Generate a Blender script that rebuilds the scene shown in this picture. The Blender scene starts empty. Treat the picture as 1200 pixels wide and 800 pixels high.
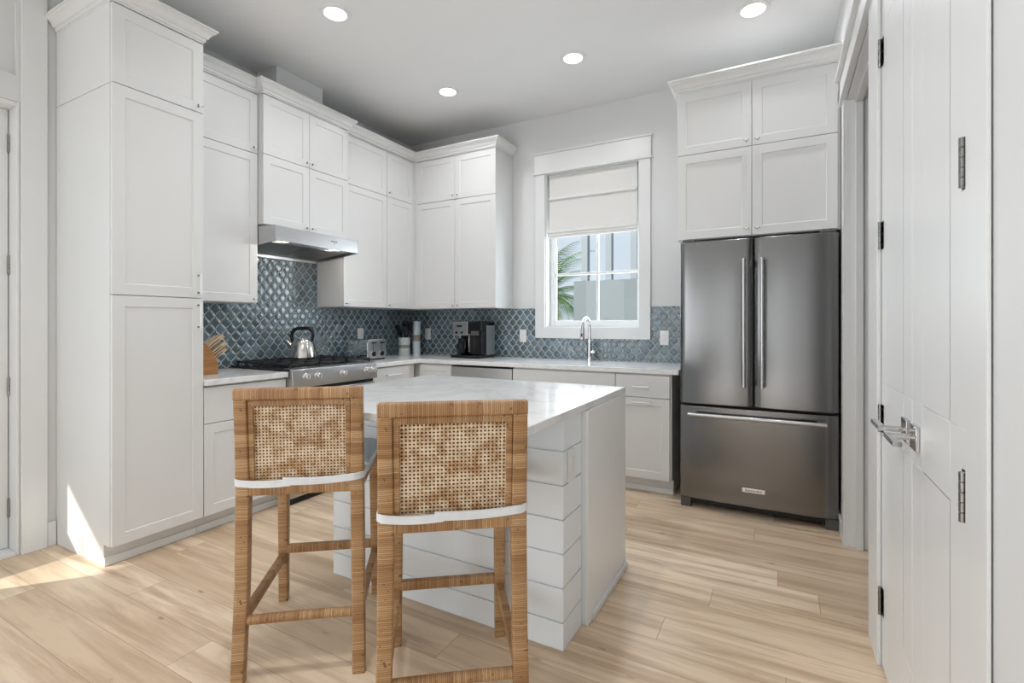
import bpy, bmesh, math, random
from mathutils import Vector, Matrix
random.seed(7)
PI = math.pi
scene = bpy.context.scene
C = scene.collection

# ------------------------------------------------------------------ camera
cam_d = bpy.data.cameras.new('camera'); cam = bpy.data.objects.new('camera', cam_d); C.objects.link(cam)
cam.location = (3.5946, -4.2605, 1.2426); cam.rotation_euler = (PI/2, 0, 0.4985)
cam_d.sensor_width = 36; cam_d.lens = 579.32*36/1200; cam_d.shift_y = -21.1/1200; cam_d.clip_start = .02
scene.camera = cam

# ------------------------------------------------------------------ world, sun, kitchen window light, added fill lights, exposure
w = bpy.data.worlds.new('sky'); scene.world = w; w.use_nodes = True
wn = w.node_tree.nodes; wl = w.node_tree.links; wn.clear()
wo = wn.new('ShaderNodeOutputWorld'); wb = wn.new('ShaderNodeBackground')
wb.inputs[0].default_value = (.80, .89, 1, 1); wb.inputs[1].default_value = 1.02
wl.new(wb.outputs[0], wo.inputs[0])
def light(name, kind, loc, direction, energy, color=(1, 1, 1), size=1, size_y=None, spread=None):
    d = bpy.data.lights.new(name, kind); o = bpy.data.objects.new(name, d); C.objects.link(o)
    o.location = loc; o.rotation_euler = Vector(direction).to_track_quat('-Z', 'Y').to_euler()
    d.energy = energy; d.color = color
    if kind == 'AREA':
        d.size = size
        if size_y: d.shape = 'RECTANGLE'; d.size_y = size_y
        if spread: d.spread = spread
    return o
sun = light('sun', 'SUN', (-3, -9, 5), (.60, .70, -.45), 8, (1, .96, .9)); sun.data.angle = math.radians(.6)
light('fill_light_rear', 'AREA', (1.25, -7.9, 1.0), (.12, 1, -.03), 14, (.86, .93, 1), 2.3, 1.8)  # added fill from behind the camera; the wall there has no window
light('fill_light_side', 'AREA', (.08, -6.2, 1.1), (1, .1, .0), 78, (.87, .94, 1), 2.6, 2.4)  # added fill beside the left wall, no window modelled behind it
light('fill_uplight', 'AREA', (2.0, -6.2, .06), (0, .12, 1), 58, (.91, .955, 1), 3.2, 3.0)  # added unseen uplight, stands in for light bounced off the floor
light('fridge_highlight_strip', 'AREA', (3.12, -7.9, 1.2), (0, 1, 0), 9, (.90, .95, 1), .26, 2.1)  # added strip lamp that puts a bright band on the refrigerator
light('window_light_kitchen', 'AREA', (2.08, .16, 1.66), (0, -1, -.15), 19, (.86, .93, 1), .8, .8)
vs = scene.view_settings
scene.display_settings.display_device = 'sRGB'
vs.view_transform = 'Standard'; vs.look = 'None'; vs.gamma = 1; vs.use_curve_mapping = False; vs.exposure = -0.18

# ------------------------------------------------------------------ mesh helpers
class MB:
    def __init__(s): s.v = []; s.f = []; s.mi = []; s.cur = 0
    def add(s, vs_, fs):
        n = len(s.v); s.v += [tuple(p) for p in vs_]; s.f += [tuple(i+n for i in f) for f in fs]; s.mi += [s.cur]*len(fs); return s
    def use(s, k): s.cur = k; return s
    def box(s, x0, x1, y0, y1, z0, z1):
        if x0 > x1: x0, x1 = x1, x0
        if y0 > y1: y0, y1 = y1, y0
        if z0 > z1: z0, z1 = z1, z0
        return s.add([(x0,y0,z0),(x1,y0,z0),(x1,y1,z0),(x0,y1,z0),(x0,y0,z1),(x1,y0,z1),(x1,y1,z1),(x0,y1,z1)],
              [(0,3,2,1),(4,5,6,7),(0,1,5,4),(1,2,6,5),(2,3,7,6),(3,0,4,7)])
    def loft(s, rings, caps=True, closed=True):
        n = len(rings[0]); vs_ = [p for r in rings for p in r]; fs = []
        for i in range(len(rings)-1):
            for j in range(n if closed else n-1):
                k = (j+1) % n
                fs.append((i*n+j, i*n+k, (i+1)*n+k, (i+1)*n+j))
        if caps:
            fs.append(tuple(range(n-1, -1, -1))); fs.append(tuple((len(rings)-1)*n+j for j in range(n)))
        return s.add(vs_, fs)
    def tube(s, path, r, n=12, caps=True):
        path = [Vector(p) for p in path]; rr = r if isinstance(r, (list, tuple)) else [r]*len(path)
        rings = []; prev = None
        for i, p in enumerate(path):
            t = (path[min(i+1, len(path)-1)]-path[max(i-1, 0)]).normalized()
            if prev is None:
                a = Vector((0, 0, 1)) if abs(t.z) < .9 else Vector((1, 0, 0)); u = t.cross(a).normalized()
            else:
                u = (prev - t*prev.dot(t)).normalized()
            prev = u; b = t.cross(u)
            rings.append([p + (u*math.cos(2*PI*k/n)+b*math.sin(2*PI*k/n))*rr[i] for k in range(n)])
        return s.loft(rings, caps)
    def rod(s, a, b, wx, wy, up=(0, 0, 1), wx2=None, wy2=None, rnd=.25):
        """rounded-rectangle bar from a to b, wx across, wy along the up side"""
        a = Vector(a); b = Vector(b); t = (b-a).normalized(); u = Vector(up); side = t.cross(u).normalized(); u = side.cross(t).normalized()
        wx2 = wx2 or wx; wy2 = wy2 or wy; rings = []
        for p, X, Y in ((a, wx/2, wy/2), (b, wx2/2, wy2/2)):
            r = min(X, Y)*rnd; ring = []
            for cx, cy, a0 in ((X-r, Y-r, 0), (-X+r, Y-r, 1), (-X+r, -Y+r, 2), (X-r, -Y+r, 3)):
                for k in range(4):
                    q = (a0+k/3)*PI/2; ring.append(p+side*(cx+r*math.cos(q))+u*(cy+r*math.sin(q)))
            rings.append(ring)
        return s.loft(rings)
    def lathe(s, prof, c=(0, 0, 0), n=24, axis='z', cap=True):
        c = Vector(c); rings = []
        for r, h in prof:
            ring = []
            for k in range(n):
                a = 2*PI*k/n; x, y = r*math.cos(a), r*math.sin(a)
                ring.append(c + (Vector((x, y, h)) if axis == 'z' else Vector((h, x, y)) if axis == 'x' else Vector((y, h, x))))
            rings.append(ring)
        return s.loft(rings, cap)
    def prism(s, poly, a, b, axis='z'):
        def P(p, h): return {'z': (p[0], p[1], h), 'x': (h, p[0], p[1]), 'y': (p[0], h, p[1])}[axis]
        return s.loft([[P(p, a) for p in poly], [P(p, b) for p in poly]])
    def sweep(s, path, prof, z):
        """mitred sweep of (out, up) profile along an XY path; outward is to the right of travel"""
        n = len(path); rings = []
        for i in range(n):
            ns = []
            for a, b in ((i-1, i), (i, i+1)):
                if a >= 0 and b < n:
                    d = Vector((path[b][0]-path[a][0], path[b][1]-path[a][1])).normalized(); ns.append(Vector((d.y, -d.x)))
            m = ns[0] if len(ns) == 1 else (ns[0]+ns[1])/(1+ns[0].dot(ns[1]))
            rings.append([(path[i][0]+m.x*o, path[i][1]+m.y*o, z+h) for o, h in prof])
        return s.loft(rings)
    def shift(s, dx, dy, dz): s.v = [(x+dx, y+dy, z+dz) for x, y, z in s.v]; return s
    def build(s, name, mat, parent=None, bevel=0, seg=2, smooth=True, angle=35, dz=0):
        me = bpy.data.meshes.new(name)
        me.from_pydata([(x, y, z+dz) for x, y, z in s.v] if dz else s.v, [], s.f); me.polygons.foreach_set('material_index', s.mi); me.validate()
        bm = bmesh.new(); bm.from_mesh(me); bmesh.ops.recalc_face_normals(bm, faces=bm.faces); bm.to_mesh(me); bm.free()
        for q_ in (mat if isinstance(mat, (list, tuple)) else [mat]): me.materials.append(q_)
        if smooth:
            me.polygons.foreach_set('use_smooth', [True]*len(me.polygons)); me.set_sharp_from_angle(angle=math.radians(angle))
        o = bpy.data.objects.new(name, me); C.objects.link(o)
        if parent: o.parent = parent
        if bevel:
            b = o.modifiers.new('bevel', 'BEVEL'); b.width = bevel; b.segments = seg; b.limit_method = 'ANGLE'; b.angle_limit = math.radians(40)
        return o
def thing(name, label, cat, loc=(0, 0, 0), rz=0, group=None, kind=None):
    o = bpy.data.objects.new(name, None); C.objects.link(o); o.location = loc; o.rotation_euler = (0, 0, rz); o.empty_display_size = .1
    if kind: o['kind'] = kind
    if label: o['label'] = label; o['category'] = cat
    if group: o['group'] = group
    return o
def struct(o): o['kind'] = 'structure'; return o
def tag(o, label, cat, group=None):
    o['label'] = label; o['category'] = cat
    if group: o['group'] = group
    return o
def B(*a): return MB().box(*a)

# ------------------------------------------------------------------ materials
def srgb(*c): return tuple((x/255/12.92 if x/255 <= .04045 else ((x/255+.055)/1.055)**2.4) for x in c)+(1,)
class NT:
    def __init__(s, name):
        s.m = bpy.data.materials.new(name); s.m.use_nodes = True; s.t = s.m.node_tree; s.b = s.t.nodes['Principled BSDF']
        s.tc = None
    def n(s, typ, **kw):
        nd = s.t.nodes.new(typ)
        for k, v in kw.items(): setattr(nd, k, v)
        return nd
    def link(s, a, b): s.t.links.new(a, b)
    def coord(s, kind='Object'):
        if not s.tc: s.tc = s.n('ShaderNodeTexCoord')
        return s.tc.outputs[kind]
    def mapped(s, scale=(1, 1, 1), rot=(0, 0, 0), kind='Object'):
        mp = s.n('ShaderNodeMapping'); mp.inputs['Scale'].default_value = scale; mp.inputs['Rotation'].default_value = rot
        s.link(s.coord(kind), mp.inputs[0]); return mp.outputs[0]
    def math(s, op, a, b=None, c=None):
        nd = s.n('ShaderNodeMath', operation=op)
        for i, v in enumerate((a, b, c)):
            if v is None: continue
            if isinstance(v, (int, float)): nd.inputs[i].default_value = v
            else: s.link(v, nd.inputs[i])
        return nd.outputs[0]
    def noise(s, vec, scale=5, detail=3, rough=.5, dist=0):
        nd = s.n('ShaderNodeTexNoise'); nd.inputs['Scale'].default_value = scale; nd.inputs['Detail'].default_value = detail
        nd.inputs['Roughness'].default_value = rough; nd.inputs['Distortion'].default_value = dist
        s.link(vec, nd.inputs['Vector']); return nd.outputs['Fac']
    def ramp(s, fac, stops):
        r = s.n('ShaderNodeValToRGB'); e = r.color_ramp.elements
        while len(e) < len(stops): e.new(.5)
        for el, (p, c) in zip(e, stops): el.position = p; el.color = c
        s.link(fac, r.inputs[0]); return r.outputs[0]
    def mix(s, fac, a, b, mode='MIX'):
        nd = s.n('ShaderNodeMix', data_type='RGBA', blend_type=mode)
        if isinstance(fac, (int, float)): nd.inputs[0].default_value = fac
        else: s.link(fac, nd.inputs[0])
        for i, v in ((6, a), (7, b)):
            if isinstance(v, tuple): nd.inputs[i].default_value = v
            else: s.link(v, nd.inputs[i])
        return nd.outputs[2]
    def bump(s, h, strength=.3, dist=.002):
        b = s.n('ShaderNodeBump'); b.inputs['Strength'].default_value = strength; b.inputs['Distance'].default_value = dist
        s.link(h, b.inputs['Height']); s.link(b.outputs[0], s.b.inputs['Normal'])
    def set(s, col=None, rough=None, metal=None, IOR=None, **kw):
        if IOR: s.b.inputs['IOR'].default_value = IOR
        if col is not None:
            if isinstance(col, tuple): s.b.inputs['Base Color'].default_value = col
            else: s.link(col, s.b.inputs['Base Color'])
        if rough is not None:
            if isinstance(rough, (int, float)): s.b.inputs['Roughness'].default_value = rough
            else: s.link(rough, s.b.inputs['Roughness'])
        if metal is not None: s.b.inputs['Metallic'].default_value = metal
        for k, v in kw.items(): s.b.inputs[k].default_value = v
        return s.m
def paint(name, col, rough=.4, var=.012, bump=.05):
    t = NT(name); v = t.mapped()
    a = t.noise(v, 2.5, 2); c0 = tuple(x*(1-var) for x in col[:3])+(1,); c1 = tuple(min(1, x*(1+var)) for x in col[:3])+(1,)
    t.set(t.ramp(a, [(.3, c0), (.7, c1)]), rough); t.bump(t.noise(v, 350, 2), bump, .0005); return t.m
M = {}
M['wall'] = paint('wall_paint', (.72, .725, .72, 1), .55)
M['ceiling'] = paint('ceiling_paint', (.82, .82, .815, 1), .8)
M['trim'] = paint('trim_paint', (.79, .795, .79, 1), .32)
M['cab'] = paint('cabinet_paint', (.765, .765, .755, 1), .33)
M['ship'] = paint('shiplap_paint', (.84, .875, .90, 1), .38)
M['endp'] = paint('end_panel_paint', (.90, .90, .89, 1), .35)
M['plastic_white'] = paint('white_plastic', (.85, .85, .83, 1), .3, .005, 0)
M['white_fabric'] = None
t = NT('white_fabric'); v = t.mapped(); t.bump(t.noise(v, 900, 2), .4, .001); M['white_fabric'] = t.set(t.ramp(t.noise(v, 30, 2), [(.3, (.72, .74, .76, 1)), (.7, (.80, .82, .84, 1))]), .85)
t = NT('seat_fabric'); v = t.mapped(); t.bump(t.noise(v, 700, 2), .5, .001); M['seat_fabric'] = t.set(t.ramp(t.noise(v, 25, 2), [(.3, (.60, .66, .70, 1)), (.7, (.66, .72, .75, 1))]), .85)
# roman shade linen
t = NT('shade_linen'); v = t.mapped((1, 1, 8)); t.bump(t.noise(v, 220, 2), .3, .0008); M['shade'] = t.set(t.ramp(t.noise(v, 60, 2), [(.3, (.74, .73, .71, 1)), (.7, (.79, .78, .76, 1))]), .85)
# quartz
t = NT('quartz'); v = t.mapped(); d = t.noise(v, 1.7, 5, .6, 1.6)
vein = t.ramp(d, [(.44, (.88, .88, .875, 1)), (.495, (.60, .61, .61, 1)), (.51, (.70, .70, .70, 1)), (.56, (.88, .88, .875, 1))])
M['quartz'] = t.set(t.mix(t.math('MULTIPLY', t.noise(v, 1.1, 2), .75), (.88, .88, .875, 1), vein), .12)
# stainless steel, brushed horizontally
def steel(name, col, r, sc=(.5, .5, 8), b=.0, an=.6):
    t = NT(name); v = t.mapped(sc); a = t.noise(v, 9, 4, .6)
    rr = t.math('MULTIPLY_ADD', a, .06, r-.03); t.b.inputs['Anisotropic'].default_value = .6; tg = t.n('ShaderNodeTangent', direction_type='RADIAL', axis='Z'); t.link(tg.outputs[0], t.b.inputs['Tangent']); t.b.inputs['Anisotropic'].default_value = an
    t.bump(a, b, .0003)
    c = t.ramp(a, [(.35, tuple(x*.97 for x in col)+(1,)), (.65, tuple(col)+(1,))])
    return t.set(c, rr, 1.0)
M['steel'] = steel('fridge_steel', (.225, .224, .222), .22, (.6, .6, 40), .006)
M['steel_light'] = steel('appliance_steel', (.56, .56, .565), .30, an=0)
t = NT('chrome'); M['chrome'] = t.set((.85, .85, .86, 1), .08, 1.0)
t = NT('polished_steel'); M['polished'] = t.set((.66, .65, .63, 1), .17, 1.0)
t = NT('nickel'); v = t.mapped(); M['nickel'] = t.set(t.ramp(t.noise(v, 60), [(.3, (.22, .215, .205, 1)), (.7, (.30, .295, .28, 1))]), .32, 1.0)
t = NT('handle_nickel'); M['lever'] = t.set((.52, .52, .52, 1), .14, 1.0)
t = NT('acrylic'); M['acrylic'] = t.set((.86, .88, .88, 1), .06, 0)
t = NT('black_plastic'); v = t.mapped(); M['black'] = t.set(t.ramp(t.noise(v, 80), [(.3, (.010, .010, .011, 1)), (.7, (.018, .018, .019, 1))]), .16); t.b.inputs['Specular IOR Level'].default_value = .3
t = NT('cast_iron'); v = t.mapped(); t.bump(t.noise(v, 300), .3, .001); M['iron'] = t.set((.018, .018, .02, 1), .5)
t = NT('black_enamel'); M['enamel'] = t.set((.012, .012, .014, 1), .12)
t = NT('dark_gap'); M['dark'] = t.set((.02, .02, .02, 1), .6)
t = NT('grey_plastic'); M['grey'] = t.set((.09, .085, .08, 1), .5)
t = NT('mid_grey_metal'); v = t.mapped((1, 140, 1))
M['filter'] = t.set(t.ramp(t.noise(v, 4, 2), [(.4, (.16, .16, .155, 1)), (.6, (.42, .41, .40, 1))]), .4, 1.0)
# thin window glass
def glass(name, tint=(.96, .98, .98, 1)):
    m = bpy.data.materials.new(name); m.use_nodes = True; nt = m.node_tree; nt.nodes.clear()
    o = nt.nodes.new('ShaderNodeOutputMaterial'); mx = nt.nodes.new('ShaderNodeMixShader'); tr = nt.nodes.new('ShaderNodeBsdfTransparent')
    gl = nt.nodes.new('ShaderNodeBsdfGlossy'); fr = nt.nodes.new('ShaderNodeFresnel'); fr.inputs[0].default_value = 1.35
    tr.inputs[0].default_value = tint; gl.inputs['Roughness'].default_value = .02
    ge = nt.nodes.new('ShaderNodeNewGeometry'); mu = nt.nodes.new('ShaderNodeMath'); mu.operation = 'SUBTRACT'; mu.use_clamp = True
    nt.links.new(fr.outputs[0], mu.inputs[0]); nt.links.new(ge.outputs['Backfacing'], mu.inputs[1]); nt.links.new(mu.outputs[0], mx.inputs[0]); nt.links.new(tr.outputs[0], mx.inputs[1]); nt.links.new(gl.outputs[0], mx.inputs[2]); nt.links.new(mx.outputs[0], o.inputs[0])
    return m
M['glass'] = glass('window_glass'); M['carafe'] = glass('carafe_glass', (.45, .45, .45, 1))
# emissive lens
def emit(name, col, s):
    t = NT(name); t.set((.8, .8, .8, 1), .4); t.b.inputs['Emission Color'].default_value = col; t.b.inputs['Emission Strength'].default_value = s; return t.m
M['lens'] = emit('lamp_lens', (1, .98, .95, 1), 6); M['hood_lens'] = emit('hood_lamp_lens', (1, .93, .8, 1), 4); M['led'] = emit('led_display', (.5, .8, 1, 1), .6)
# glazed tile: colour varies tile by tile through a mesh attribute
t = NT('glazed_tile'); at = t.n('ShaderNodeAttribute', attribute_name='tile'); v = t.mapped()
M['tile'] = t.set(t.mix(t.math('MULTIPLY', t.ramp(t.noise(v, 38, 4, .6), [(.35, (0, 0, 0, 1)), (.75, (1, 1, 1, 1))]), .55), at.outputs['Color'], (.20, .28, .33, 1)), .15, IOR=1.85)
t.bump(t.noise(v, 45, 3), .35, .003)
t = NT('grout'); v = t.mapped(); M['grout'] = t.set(t.ramp(t.noise(v, 200), [(.3, (.66, .69, .69, 1)), (.7, (.74, .77, .77, 1))]), .8)
# oak floor
t = NT('oak_floor'); v = t.coord(); sx = t.n('ShaderNodeSeparateXYZ'); t.link(v, sx.inputs[0])
PW, PL = .168, 1.75
row = t.math('FLOOR', t.math('DIVIDE', t.math('ADD', sx.outputs[1], 10.0+.008), PW)); fy = t.math('FRACT', t.math('DIVIDE', t.math('ADD', sx.outputs[1], 10.0+.008), PW))
wnz = t.n('ShaderNodeTexWhiteNoise', noise_dimensions='1D'); t.link(row, wnz.inputs['W'])
xo = t.math('ADD', t.math('DIVIDE', sx.outputs[0], PL), t.math('MULTIPLY', wnz.outputs['Value'], 7.31))
col = t.math('FLOOR', xo); fx = t.math('FRACT', xo)
cb = t.n('ShaderNodeCombineXYZ'); t.link(row, cb.inputs[0]); t.link(col, cb.inputs[1])
w2 = t.n('ShaderNodeTexWhiteNoise', noise_dimensions='2D'); t.link(cb.outputs[0], w2.inputs['Vector'])
pid = w2.outputs['Value']; 
off = t.n('ShaderNodeVectorMath', operation='SCALE'); t.link(w2.outputs['Color'], off.inputs[0]); off.inputs['Scale'].default_value = 37.0
av = t.n('ShaderNodeVectorMath', operation='ADD'); t.link(v, av.inputs[0]); t.link(off.outputs[0], av.inputs[1])
mp = t.n('ShaderNodeMapping'); mp.inputs['Scale'].default_value = (.55, 6.5, 1); t.link(av.outputs[0], mp.inputs[0])
grain = t.noise(mp.outputs[0], 2.2, 6, .62, .35)
mp2 = t.n('ShaderNodeMapping'); mp2.inputs['Scale'].default_value = (2.2, 90, 1); t.link(av.outputs[0], mp2.inputs[0])
fine = t.noise(mp2.outputs[0], 3, 3, .6)
base = t.ramp(pid, [(0, (.47, .345, .22, 1)), (.22, (.66, .52, .37, 1)), (.42, (.54, .405, .27, 1)), (.62, (.72, .58, .43, 1)), (.8, (.49, .355, .225, 1)), (1, (.63, .49, .345, 1))])
c = t.mix(t.ramp(grain, [(.42, (0, 0, 0, 1)), (.64, (.95, .95, .95, 1))]), base, (.35, .225, .125, 1))
c = t.mix(t.math('MULTIPLY', fine, .28), c, (.74, .60, .45, 1))
mp3 = t.n('ShaderNodeMapping'); mp3.inputs['Scale'].default_value = (1.6, 4, 1); t.link(av.outputs[0], mp3.inputs[0])
kn = t.n('ShaderNodeTexVoronoi'); kn.inputs['Scale'].default_value = 2.0; t.link(mp3.outputs[0], kn.inputs['Vector'])
c = t.mix(t.ramp(kn.outputs['Distance'], [(.02, (.8, .8, .8, 1)), (.09, (0, 0, 0, 1))]), c, (.22, .135, .07, 1))
# seams
ey = t.math('MINIMUM', fy, t.math('SUBTRACT', 1, fy)); ex = t.math('MINIMUM', fx, t.math('SUBTRACT', 1, fx))
seam = t.math('MAXIMUM', t.math('LESS_THAN', ey, .008), t.math('LESS_THAN', ex, .0009))
c = t.mix(t.math('MULTIPLY', seam, .6), c, (.20, .13, .075, 1))
bc = t.n('ShaderNodeVectorMath', operation='SCALE'); bc.inputs['Scale'].default_value = 1.31; t.link(c, bc.inputs[0]); hs = t.n('ShaderNodeHueSaturation'); hs.inputs['Saturation'].default_value = .96; t.link(bc.outputs[0], hs.inputs['Color']); c = hs.outputs[0]
M['floor'] = t.set(c, t.math('MULTIPLY_ADD', grain, .14, .30))
t.bump(t.math('SUBTRACT', t.math('MULTIPLY', fine, .15), t.math('MULTIPLY', seam, .8)), .3, .002)
# rattan wrap: strands wound round a bar lying along axis k
def wrap(name, k):
    t = NT(name); v = t.coord(); s_ = t.n('ShaderNodeSeparateXYZ'); t.link(v, s_.inputs[0])
    h = s_.outputs[k]; wob = t.math('MULTIPLY', t.noise(v, 30, 2), .004)
    q = t.math('DIVIDE', t.math('ADD', h, wob), .0056); fr = t.math('FRACT', q)
    prof = t.math('SINE', t.math('MULTIPLY', fr, PI))
    wn_ = t.n('ShaderNodeTexWhiteNoise', noise_dimensions='1D'); t.link(t.math('FLOOR', q), wn_.inputs['W'])
    q2 = t.math('FLOOR', t.math('DIVIDE', t.math('ADD', h, wob), .043)); w3 = t.n('ShaderNodeTexWhiteNoise', noise_dimensions='1D'); t.link(q2, w3.inputs['W'])
    mixv = t.math('ADD', t.math('MULTIPLY', wn_.outputs['Value'], .45), t.math('MULTIPLY', w3.outputs['Value'], .55))
    c = t.ramp(mixv, [(0, (.30, .148, .056, 1)), (.5, (.45, .25, .108, 1)), (1, (.61, .405, .215, 1))])
    c = t.mix(t.ramp(prof, [(.05, (.95, .95, .95, 1)), (.55, (0, 0, 0, 1))]), c, (.13, .055, .018, 1))
    c = t.mix(t.ramp(t.noise(v, 55, 2), [(.66, (0, 0, 0, 1)), (.70, (.85, .85, .85, 1))]), c, (.16, .07, .03, 1))
    t.bump(prof, .5, .0015); return t.set(c, .48)
M['wrap_x'] = wrap('rattan_wrap_across', 0); M['wrap_y'] = wrap('rattan_wrap_deep', 1); M['wrap_z'] = wrap('rattan_wrap_upright', 2)
t = NT('cane'); v = t.mapped(); M['cane'] = t.set(t.ramp(t.noise(v, 26, 3), [(.35, (.48, .27, .12, 1)), (.62, (.82, .65, .46, 1))]), .45)
t = NT('rattan_backing'); v = t.mapped((1, 1, 30)); M['backing'] = t.set(t.ramp(t.noise(v, 20, 3), [(.3, (.11, .05, .02, 1)), (.7, (.17, .08, .035, 1))]), .6)
t = NT('knife_wood'); v = t.mapped((1, 1, 12)); M['wood'] = t.set(t.ramp(t.noise(v, 12, 4), [(.3, (.28, .12, .035, 1)), (.7, (.46, .22, .075, 1))]), .4)
t = NT('light_wood'); v = t.mapped((20, 1, 1)); M['lightwood'] = t.set(t.ramp(t.noise(v, 20, 3), [(.3, (.42, .31, .20, 1)), (.7, (.62, .48, .33, 1))]), .45)
t = NT('celadon_glaze'); v = t.mapped((1, 1, 3)); M['celadon'] = t.set(t.ramp(t.noise(v, 30, 4), [(.3, (.42, .50, .48, 1)), (.7, (.60, .66, .63, 1))]), .25)
t = NT('pale_blue_glaze'); v = t.mapped((1, 1, 3)); M['paleblue'] = t.set(t.ramp(t.noise(v, 30, 4), [(.3, (.46, .54, .58, 1)), (.7, (.62, .69, .72, 1))]), .25)
t = NT('raw_clay_band'); v = t.mapped((1, 1, 6)); M['clay'] = t.set(t.ramp(t.noise(v, 40, 4), [(.3, (.16, .13, .11, 1)), (.7, (.34, .30, .27, 1))]), .7)
t = NT('palm_leaf'); v = t.mapped(); M['palm'] = t.set(t.ramp(t.noise(v, 3, 3), [(.3, (.05, .16, .04, 1)), (.7, (.20, .34, .07, 1))]), .5)
t = NT('palm_trunk'); v = t.mapped((1, 1, 10)); M['trunk'] = t.set(t.ramp(t.noise(v, 6, 3), [(.3, (.16, .12, .09, 1)), (.7, (.3, .24, .19, 1))]), .9)
M['siding'] = paint('pale_siding', (.165, .192, .202, 1), .6)
M['post'] = paint('porch_post_paint', (.24, .27, .29, 1), .5)
M['curtain'] = paint('porch_screen', (.72, .76, .80, 1), .8)
t = NT('gravel'); v = t.mapped(); M['gravel'] = t.set(t.ramp(t.noise(v, 30, 4), [(.3, (.16, .155, .145, 1)), (.7, (.24, .23, .215, 1))]), .9)

# ------------------------------------------------------------------ room shell
CH = 3.2; XR = 3.914
struct(B(-.3, 4.9, -8.2, .2, -.12, 0).build('floor', M['floor']))
struct(B(-.3, 4.9, -8.2, .2, CH, CH+.12).build('ceiling', M['ceiling']))
# back wall with its window opening (x 1.632-2.527, z 1.20-2.655)
WX0, WX1, WZ0, WZ1 = 1.632, 2.527, 1.203, 2.655
m = MB(); m.box(-.15, WX0, 0, .15, 0, CH).box(WX1, 4.05, 0, .15, 0, CH).box(WX0, WX1, 0, .15, 0, WZ0).box(WX0, WX1, 0, .15, WZ1, CH)
struct(m.build('wall_back', M['wall'], smooth=False))
# left wall: glazed door from y -3.19 to -4.12 and a shallow transom recess above it
m = MB(); m.box(-.15, 0, -3.19, 0, 0, CH).box(-.15, 0, -4.12, -3.19, 2.43, 2.57).box(-.15, -.03, -4.12, -3.19, 2.57, CH).box(-.15, 0, -3.205, -3.19, 2.57, CH)
m.box(-.15, 0, -8, -4.12, 0, CH)
struct(m.build('wall_left', M['wall'], smooth=False))
# right wall: cased opening y -1.84..-.95, closet doors y -2.985..-2.045
m = MB(); m.box(XR, 4.03, -.95, .0, 0, CH).box(XR, 4.03, -1.84, -.95, 2.50, CH).box(XR, 4.03, -2.045, -1.84, 0, CH)
m.box(XR, 4.03, -2.985, -2.045, 2.45, CH).box(XR, 4.03, -8, -2.985, 0, CH)
struct(m.build('wall_right', M['wall'], smooth=False))
struct(B(-.15, 4.05, -8.15, -8, 0, CH).build('wall_front', M['wall'], smooth=False))
# passage behind the cased opening and the closet behind its doors
m = MB(); m.box(4.86, 4.9, -3.2, 0, 0, CH).box(4.03, 4.9, -.04, 0, 0, CH).box(4.03, 4.9, -1.95, -1.91, 0, CH).box(4.03, 4.9, -3.24, -3.2, 0, CH)
struct(m.build('wall_passage', M['wall'], smooth=False))
# vent chase above the hood cabinet
struct(B(0.001, .233, -1.82, -1.39, 2.9, CH-.001).build('wall_chase', M['wall'], bevel=.002))
# trim ---------------------------------------------------------------
def casing(m, x0, x1, y0, y1, z0, z1): m.box(x0, x1, y0, y1, z0, z1)
m = MB(); m.box(3.901, XR-.0005, -2.043, -1.842, 0, 2.50)
struct(m.build('trim_1', M['trim'], bevel=.002))
m = MB(); m.box(3.899, XR-.0005, -.95, -.862, 0, 2.50)
m.box(3.912, 4.035, -.951, -.934, 0, 2.50)
struct(m.build('trim_2', M['trim'], bevel=.002))
m = MB(); m.box(3.892, XR-.0005, -2.06, -.845, 2.502, 2.64).box(3.870, XR-.0005, -2.08, -.83, 2.64, 2.668).box(3.884, XR-.0005, -2.07, -.838, 2.490, 2.503)
struct(m.build('trim_3', M['trim'], bevel=.002))
m = MB(); m.box(XR+.002, 4.028, -1.838, -.952, 2.484, 2.499).box(3.955, 3.99, -1.838, -.952, 2.462, 2.484)      # head jamb and stop of the opening
m.box(3.955, 3.99, -.972, -.953, 0, 2.46)
struct(m.build('trim_4', M['trim'], bevel=.002))
m = MB(); m.box(3.911, XR-.0005, -3.105, -2.987, 0, 2.46).box(3.905, 3.911, -3.125, -3.104, 0, 2.46)
struct(m.build('trim_5', M['trim'], bevel=.002))
m = MB(); m.box(3.892, XR-.0005, -3.12, -2.02, 2.462, 2.60).box(3.875, XR-.0005, -3.14, -2.0, 2.60, 2.625)
struct(m.build('trim_6', M['trim'], bevel=.002))
m = MB(); m.box(.0005, .018, -3.188, -3.082, 0, CH-.002)
struct(m.build('trim_7', M['trim'], bevel=.002))
m = MB(); m.box(-.149, -.0015, -3.205, -3.1912, .0005, 2.4295).box(-.149, -.0015, -4.119, -3.2055, 2.405, 2.4285).box(-.148, -.002, -4.119, -3.2055, .0005, .022)
struct(m.build('trim_8', M['trim'], bevel=.002))
m = MB(); m.box(3.897, XR-.0005, -.86, -.0, 0, .10); struct(m.build('baseboard_right', M['trim'], bevel=.003))
m = MB(); m.box(.0005, .014, -3.081, -3.043, 0, .135); struct(m.build('baseboard_left', M['trim'], bevel=.003))
m = MB(); m.box(3.897, XR-.0005, -8, -3.096, 0, .135); struct(m.build('baseboard_near', M['trim'], bevel=.003))

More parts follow.
